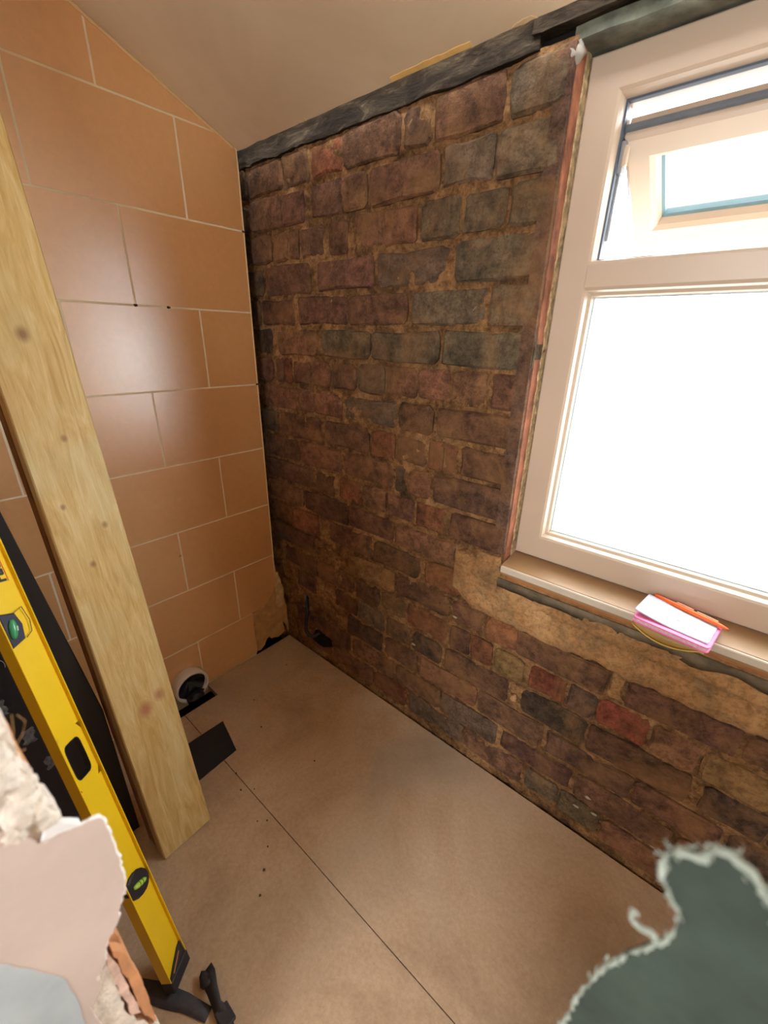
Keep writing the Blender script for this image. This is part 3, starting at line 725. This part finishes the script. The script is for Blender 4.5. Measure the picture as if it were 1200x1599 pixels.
# ---- black webbing strap under the foot of the level
def ribbon(path, widths, wdir, th, mat, name, **props):
    mb = MB(); n = len(path)
    for i, p in enumerate(path):
        p = Vector(p); t = (Vector(path[min(i+1, n-1)])-Vector(path[max(i-1, 0)])).normalized()
        wv = Vector(wdir[i]); wv = (wv-t*wv.dot(t)).normalized(); nn = t.cross(wv); h = widths[i]/2
        mb.v += [p-wv*h-nn*th, p+wv*h-nn*th, p+wv*h+nn*th, p-wv*h+nn*th]
    for i in range(n-1):
        for k in range(4): mb.f.append((i*4+k, i*4+(k+1) % 4, (i+1)*4+(k+1) % 4, (i+1)*4+k))
    mb.f += [(0, 1, 2, 3), tuple(range((n-1)*4, n*4))]
    return mb.build(name, mat, props.pop('parent', None), True, **props)
WEB = plain('grey_webbing', (74, 70, 76), .7, .15, 60, .4, .001, 300)
st = empty('webbing_strap', (.825, -.915, 0), label='crumpled dark webbing strap on the floor at the foot of the spirit level', category='strap')
off = Vector((.80, -.91, 0))
def rel(L): return [Vector(p)-off for p in L]
ribbon(rel([(.690, -.975, .002), (.73, -.948, .002), (.765, -.929, .002), (.795, -.912, .002), (.825, -.899, .002), (.85, -.888, .002)]), [.035, .036, .034, .030, .026, .024], [(0, 1, 0)]*6, .0012, WEB, 'strap_loop', parent=st)
ribbon(rel([(.786, -.858, .012), (.805, -.860, .022), (.832, -.866, .024), (.855, -.870, .014), (.878, -.868, .009), (.895, -.872, .008), (.905, -.89, .008), (.91, -.915, .008)]), [.03, .032, .026, .02, .03, .03, .026, .024], [(0, 1, .3), (.2, 1, .5), (.2, 1, .8), (0, 1, .6), (0, 1, .2), (.5, 1, 0), (1, .6, 0), (1, .2, 0)], .0014, plain('black_webbing', (46, 44, 50), .6, .15, 60, .4, .001, 300), 'strap_tail', parent=st)
lump(.803-off.x, -.866-off.y, .013, .013, plain('black_webbing', (46, 44, 50)), 'strap_knot', st, 33, 1.3, 1, .8)
MB().cbox((.862-off.x, -.882-off.y, .003), (.900-off.x, -.852-off.y, .013), .002).build('buckle', plain('dark_buckle', (58, 58, 66), .35, .1, 30), st)

# ---- waste pipe stub and black mat
pipe = empty('waste_pipe', (.02, -.495, .060), label='white plastic waste pipe stub poking out below the tiles', category='pipe')
mb = MB(); V = []; F = []; n = 32; ri, ro = .057, .066
cyl = [(-.06, ro), (.020, ro), (.023, ro-.002), (.023, ri), (-.06, ri)]
for x, r in cyl:
    for k in range(n): a = 2*math.pi*k/n; V.append((x, r*math.cos(a), r*math.sin(a)))
for i in range(len(cyl)):
    j = (i+1) % len(cyl)
    for k in range(n): F.append((i*n+k, i*n+(k+1) % n, j*n+(k+1) % n, j*n+k))
MB().add(V, F).build('pipe_wall', plain('white_pvc_pipe', (236, 226, 222), .3, .02), pipe, True)
V = []; F = []
for r_ in (0, 1, 2):
    for k in range(n):
        a = 2*math.pi*k/n; r = ri*(1, .6, .0)[r_]; V.append((.006-.012*r_+.008*nz(math.cos(a), math.sin(a), r_, 2), r*math.cos(a), r*math.sin(a)))
for i in (0, 1):
    for k in range(n): F.append((i*n+k, i*n+(k+1) % n, (i+1)*n+(k+1) % n, (i+1)*n+k))
MB().add(V, F).build('black_bag_plug', BLK, pipe, True)
lump(.022, .005, -.045, .026, BLK, 'black_bag_plug', pipe, 5, .9, 1.4, .7)
mat_ = ragged([(.216, -.640), (.222, -.480), (.364, -.512), (.372, -.66)], .0015, .02, 3)
MB().prism(mat_, lambda a, b, d: (a, b, d), .0005, .004).build('rubber_mat', plain('black_rubber_sheet', (28, 30, 33), .75, .1, 30, .2, .001, 200), None, label='flat black rubber square lying on the floor beside the plank foot', category='mat')
# ---- black cable hooked out of the corner
cb = empty('cable_stub', (.19, -.02, .0), label='short black cable hooking out of the brick corner near the floor', category='cable')
pts = [(.14, .012, .285), (.165, -.012, .262), (.178, -.022, .225), (.172, -.028, .175), (.176, -.034, .135), (.200, -.036, .118), (.225, -.03, .125), (.24, -.012, .14)]
MB().tube([(x-.19, y+.02, z) for x, y, z in pts], .0085, 8).build('cable', BLK, cb, True)
lump(.245-.19, .018, .105, .042, DARKVOID, 'dark_plug', cb, 9, 1.3, .5, .8)

# ---- things on the sill
SZ = .785
nbk = empty('notebook', (1.415, -.012, SZ), label='small pink-edged notebook with a white top sheet hanging over the sill', category='notebook')
nbk.rotation_euler = (math.radians(3), math.radians(0), math.radians(-8))
PINK = plain('pink_paper', (244, 130, 176), .7, .1, 90)
rc = []
def rrect(x0, x1, y0, y1, r, k=4):
    out = []
    for cx, cy, a0 in ((x1-r, y1-r, 0), (x0+r, y1-r, 90), (x0+r, y0+r, 180), (x1-r, y0+r, 270)):
        for i in range(k+1):
            a = math.radians(a0+90*i/k); out.append((cx+r*math.cos(a), cy+r*math.sin(a)))
    return out
flat = lambda a, b, d: (a, b, d)
MB().prism(rrect(-.068, .068, -.050, .050, .008), flat, .001, .010, .001).build('page_block', plain('page_edges', (246, 196, 216), .8, .12, 200), nbk)
MB().prism(rrect(-.070, .070, -.052, .052, .009), flat, .010, .0125, .0006).build('pink_cover', PINK, nbk)
MB().prism(rrect(-.070, .070, -.052, .052, .009), flat, -.001, .001, .0004).build('pink_cover', PINK, nbk)
# curling white top sheet
mb = MB(); nxs, nys = 14, 8
for lay in (0, 1):
    for i in range(nxs+1):
        for j in range(nys+1):
            x = -.072+.136*i/nxs; y = -.040+.088*j/nys
            z = .0135+.0006*lay + .010*max(0, 1-i/nxs*1.6)**2*(1-.4*j/nys)
            mb.v.append(Vector((x, y, z)))
N = (nxs+1)*(nys+1)
for lay in (0, 1):
    for i in range(nxs):
        for j in range(nys):
            a = lay*N+i*(nys+1)+j; mb.f.append((a, a+nys+1, a+nys+2, a+1))
for i in range(nxs):
    for j in (0, nys):
        a = i*(nys+1)+j; mb.f.append((a, a+nys+1, N+a+nys+1, N+a))
for j in range(nys):
    for i in (0, nxs):
        a = i*(nys+1)+j; mb.f.append((a, a+1, N+a+1, N+a))
mb.build('white_sheet', plain('white_paper', (206, 208, 224), .75, .02, 30), nbk, True)
for k, (x, y, l) in enumerate(((-.030, .004, .012), (.032, -.008, .004), (.0, -.002, .006))):
    MB().tube([(x, y, .0152), (x+l, y-.001, .0150)], .0004, 4).build('pen_mark', plain('blue_ink', (120, 130, 200), .6), nbk)
# drooping yellow-tinted flap below the overhanging edge
mb = MB(); nf = 16
for i in range(nf+1):
    s = i/nf; x = -.068+.132*s; dp = .026*(1-(2*s-.9)**2*.9)
    dp = max(.004, dp)
    mb.v += [Vector((x, -.042, -.001)), Vector((x, -.049, -.001-dp*.55)), Vector((x, -.046, -.001-dp)), Vector((x, -.043, -.001-dp)), Vector((x, -.046, -.001-dp*.55)), Vector((x, -.038, -.001))]
    if i:
        b = (i-1)*6
        for k in range(6): mb.f.append((b+k, b+(k+1) % 6, b+6+(k+1) % 6, b+6+k))
mb.f += [tuple(range(6)), tuple(range(nf*6, nf*6+6))]
mb.build('yellow_flap', plain('olive_plastic', (176, 140, 70), .4, .1, 20), nbk, True)
mb = MB().tube([(-.068+.132*i/nf, -.048, -.001-max(.004, .026*(1-(2*i/nf-.9)**2*.9))) for i in range(nf+1)], .0016, 6)
mb.build('flap_rim', plain('yellow_rim', (226, 190, 96), .4), nbk, True)
pen = empty('ballpoint_pen', (1.430, .030, SZ+.0205), label='orange ballpoint pen lying along the notebook on the sill', category='pen')
pen.rotation_euler = (0, math.radians(0), math.radians(-17.5))
ORG = plain('orange_plastic', (246, 112, 48), .35, .04)
V = MB().tube([(-.072, 0, 0), (-.070, 0, 0), (-.03, 0, 0), (.05, 0, 0), (.062, 0, 0), (.072, 0, 0)], [.003, .0046, .0048, .0048, .004, .0022], 12); V.build('barrel', ORG, pen, True)
MB().cbox((-.028, .002, .003), (.006, .006, .0062), .0006).build('clip', plain('pale_orange_clip', (236, 170, 136), .4), pen)
MB().cbox((.012, .002, .0035), (.052, .0055, .006), .0006).build('label_strip', plain('beige_print', (226, 180, 140), .5), pen)

# ------------------------------------------------------------------ broken plaster wall end, close to the camera
ws = empty('wall_stub', kind='structure')
XF = 1.07
PLAS = plain('pink_skim_plaster', (206, 184, 172), .8, .06, 9, .25, .004, 26)
CRUMB = plain('white_plaster_core', (242, 226, 210), .95, .12, 70, .9, .005, 150)
BROWN = plain('orange_undercoat', (206, 142, 96), .9, .12, 30, .6, .004, 60)
def ywall(x): return lambda a, b, d: (x+d, a, b)
YB = -2.40
# core: bare brown backing, then white crumbly coat standing higher, then the pink skim face
core_p = [(YB, 0), (-.9755, 0), (-.977, .60), (-.979, .70), (-.982, .80), (-.988, .90), (-.9895, .96), (-.992, 1.0), (-.994, 1.045), (-.996, 1.07), (-.994, 1.095), (-1.0, 1.16), (-1.04, 1.22), (-1.2, 1.32), (-1.5, 1.45), (YB, 1.6)]
MB().prism(ragged(core_p, .003, .014, 31), ywall(XF-.012), -.075, -.004).build('backing_coat', BROWN, ws)
def thick_face(poly, x0, x1, name, mat, amp, step, seed, jag=.0): return MB().prism(ragged(poly, amp, step, seed), ywall(0), x0, x1).build(name, mat, ws)
wh = [(YB, .0), (-1.03, .0), (-.9765, .30), (-.9765, .575), (-.984, .60), (-.992, .62), (-.997, .68), (-.994, .72), (-.993, .766), (-.984, .80), (-.982, .90), (-.984, .955), (-.9865, .985), (-.993, .999), (-.989, 1.006), (-.992, 1.03), (-.995, 1.048), (-.994, 1.066), (-.993, 1.092), (-.998, 1.15), (-1.04, 1.21), (-1.2, 1.31), (-1.5, 1.44), (YB, 1.59)]
thick_face(wh, XF-.030, XF-.004, 'plaster_coat', CRUMB, .0035, .008, 12)
sk = [(YB, 0), (-1.06, 0), (-1.03, .60), (-1.016, .676), (-1.018, .721), (-1.004, .735), (-1.006, .752), (-.994, .764), (-.991, .783), (-.977, .801), (-.971, .821), (-.963, .835), (-.960, .877), (-.960, .921), (-.963, .945), (-.975, .950), (-.986, .955), (-1.002, .961), (-1.008, .974), (-1.017, .996), (-1.05, 1.03), (-1.2, 1.10), (YB, 1.3)]
thick_face(sk, XF-.004, XF, 'skim_coat', PLAS, .0022, .006, 8)
# broken lip of the skim, bright thickness along its edge, and crumbs on the ledge
for k, (y, z, r) in enumerate(((-.990, .992, .012), (-.998, 1.00, .014), (-.992, 1.02, .011), (-1.000, 1.035, .014), (-.998, 1.055, .012), (-.986, .975, .009), (-1.006, .985, .012), (-.999, 1.08, .012))):
    lump(XF-.006, y-.006, z, r, CRUMB, 'plaster_crumb', ws, 60+k*1.7, .8, .9, 1.1)
MB().prism(ragged([(-1.0, .963), (-.988, .958), (-.975, .953), (-.985, .966), (-.996, .970)], .001, .006, 2), ywall(XF), -.006, .0015).build('paint_flake', plain('white_flake', (248, 240, 236), .7), ws)
MB().prism(ragged([(-.9765, .585), (-.9765, .70), (-.980, .745), (-.988, .765), (-.987, .73), (-.985, .68), (-.984, .62)], .002, .008, 9), ywall(XF-.004), -.01, .0012).build('undercoat_patch', BROWN, ws)
MB().prism(ragged([(-.986, .63), (-.9875, .70), (-.9885, .74), (-.992, .766), (-.995, .75), (-.995, .70), (-.993, .64)], .002, .007, 19), ywall(XF-.004), -.01, .0008).build('pink_patch', plain('pale_pink_patch', (230, 190, 170), .9, .2, 60, .5, .003, 80), ws)
# fibres sticking out of the plaster
for k, pts in enumerate((((1.06, -.9945, 1.050), (1.058, -.990, 1.064), (1.056, -.9875, 1.078)), ((1.06, -.9945, 1.050), (1.057, -.986, 1.058), (1.055, -.982, 1.066), (1.055, -.985, 1.075)), ((1.06, -.9945, 1.048), (1.058, -.988, 1.044)))):
    MB().tube(pts, .00025, 5).build('fibre', plain('straw_fibre', (196, 150, 90), .8), ws)
MB().prism(ragged([(-1.053, .877), (-1.046, .862), (-1.035, .828), (-1.024, .795), (-1.0225, .75), (-1.030, .60), (-1.075, .30), (-1.09, .004), (YB+.01, .004), (YB+.01, .98), (-1.6, 1.0), (-1.25, .92)], .002, .008, 17), ywall(XF), -.002, .0005).build('blue_grey_patch', plain('blue_grey_tone', (182, 188, 190), .75, .08, 14, .2, .003, 40), ws)  # thin bluish-grey patch over the lower part of the skim face
lip = ragged(sk[7:18], .0022, .004, 8, closed=False)
MB().tube([(XF-.002+.001*nz(a, b, 1, 300), a+.0008*nz(a, b, 5, 260), b+.0008*nz(a, b, 9, 240)) for a, b in lip], [max(.0006, .0018+.0016*nz(a, b, 3, 200)) for a, b in lip], 6).build('broken_lip', plain('white_lip', (244, 238, 232), .85, .05, 60, .5, .002, 200), ws, True)

# ------------------------------------------------------------------ torn green board, very close to the camera on the right
YT = -.80
tb = empty('torn_board', (1.47, YT, 0), label='dark green board with a torn pale fluffy edge in the bottom right foreground', category='board')
edge = [(1.395, .0), (1.405, .60), (1.420, .85), (1.425, .905), (1.427, .946), (1.432, .988), (1.440, 1.022), (1.447, 1.041), (1.4525, 1.060), (1.450, 1.078), (1.444, 1.088), (1.439, 1.095), (1.4365, 1.105), (1.439, 1.113), (1.444, 1.119), (1.450, 1.121), (1.4515, 1.130), (1.456, 1.133), (1.462, 1.130), (1.467, 1.126), (1.474, 1.120), (1.482, 1.105), (1.50, 1.09), (1.55, 1.085)]
bd = edge + [(1.62, 1.08), (1.62, 0)]
GREEN = plain('dark_green_board', (52, 63, 53), .9, .22, 22, .4, .004, 50)
MB().prism(ragged(bd, .0008, .006, 14), lambda a, b, d: (a-1.47, d, b), 0, .004).build('board_face', GREEN, tb)
FLUFF = plain('pale_torn_paper', (176, 184, 170), .95, .12, 90, .8, .003, 300)
fine = ragged(edge[2:22], .0012, .003, 6, closed=False)
mb = MB(); mb.tube([(a-1.47+.0012*nz(a, b, 0, 300), .001+.0015*nz(a, b, 4, 200), b+.0012*nz(a, b, 7, 260)) for a, b in fine], [max(.0005, .0011+.0014*nz(a, b, 2, 220) + (.0004 if b > 1.085 else 0)) for a, b in fine], 7)
mb.build('torn_edge', FLUFF, tb, True)
rr = random.Random(4); mb = MB()
for a, b in fine:
    dens = 3 if b > 1.07 else (1 if rr.random() < .6 else 0)
    for q in range(dens):
        L = rr.uniform(.0012, .0045 if b > 1.07 else .003); th = rr.uniform(0, 6.28); y = rr.uniform(0, .004)
        a0 = a-1.47+rr.uniform(-.0015, .0015); b0 = b+rr.uniform(-.002, .001)
        mb.tube([(a0, y, b0), (a0+L*.6*math.cos(th), y+rr.uniform(-.002, .002), b0+L*.6*math.sin(th)), (a0+L*math.cos(th+.9), y+rr.uniform(-.003, .003), b0+L*math.sin(th+.9))], [.0008, .0007, .0003], 5)
mb.build('paper_fibres', FLUFF, tb, kind='stuff')
MB().tube([(p[0]-1.47, -.001, p[1]) for p in ((1.4475, 1.050), (1.444, 1.053), (1.440, 1.0505), (1.4365, 1.051), (1.434, 1.0545), (1.4335, 1.0585), (1.4355, 1.0595), (1.437, 1.0575))], [.0019, .0016, .0013, .0013, .0013, .0013, .001, .0005], 7).build('loose_curl', FLUFF, tb, True)

# ------------------------------------------------------------------ debris on the floor
rr = random.Random(12)
for k, (x, y) in enumerate(((.222, -.345), (.44, -.56), (.50, -.58), (.53, -.55), (.62, -.60), (.64, -.58), (.70, -.62), (.74, -.66), (.35, -.40), (.60, -.36), (.16, -.14), (.78, -.70))):
    lump(x, y, .0022, rr.uniform(.0016, .0032), plain('dark_crumb', (96, 78, 62), .9), 'debris_crumb', None, 90+k, 1.2, 1, .7, label='tiny dark crumb of debris on the dusty floor', category='debris', group='crumbs scattered on the floor')
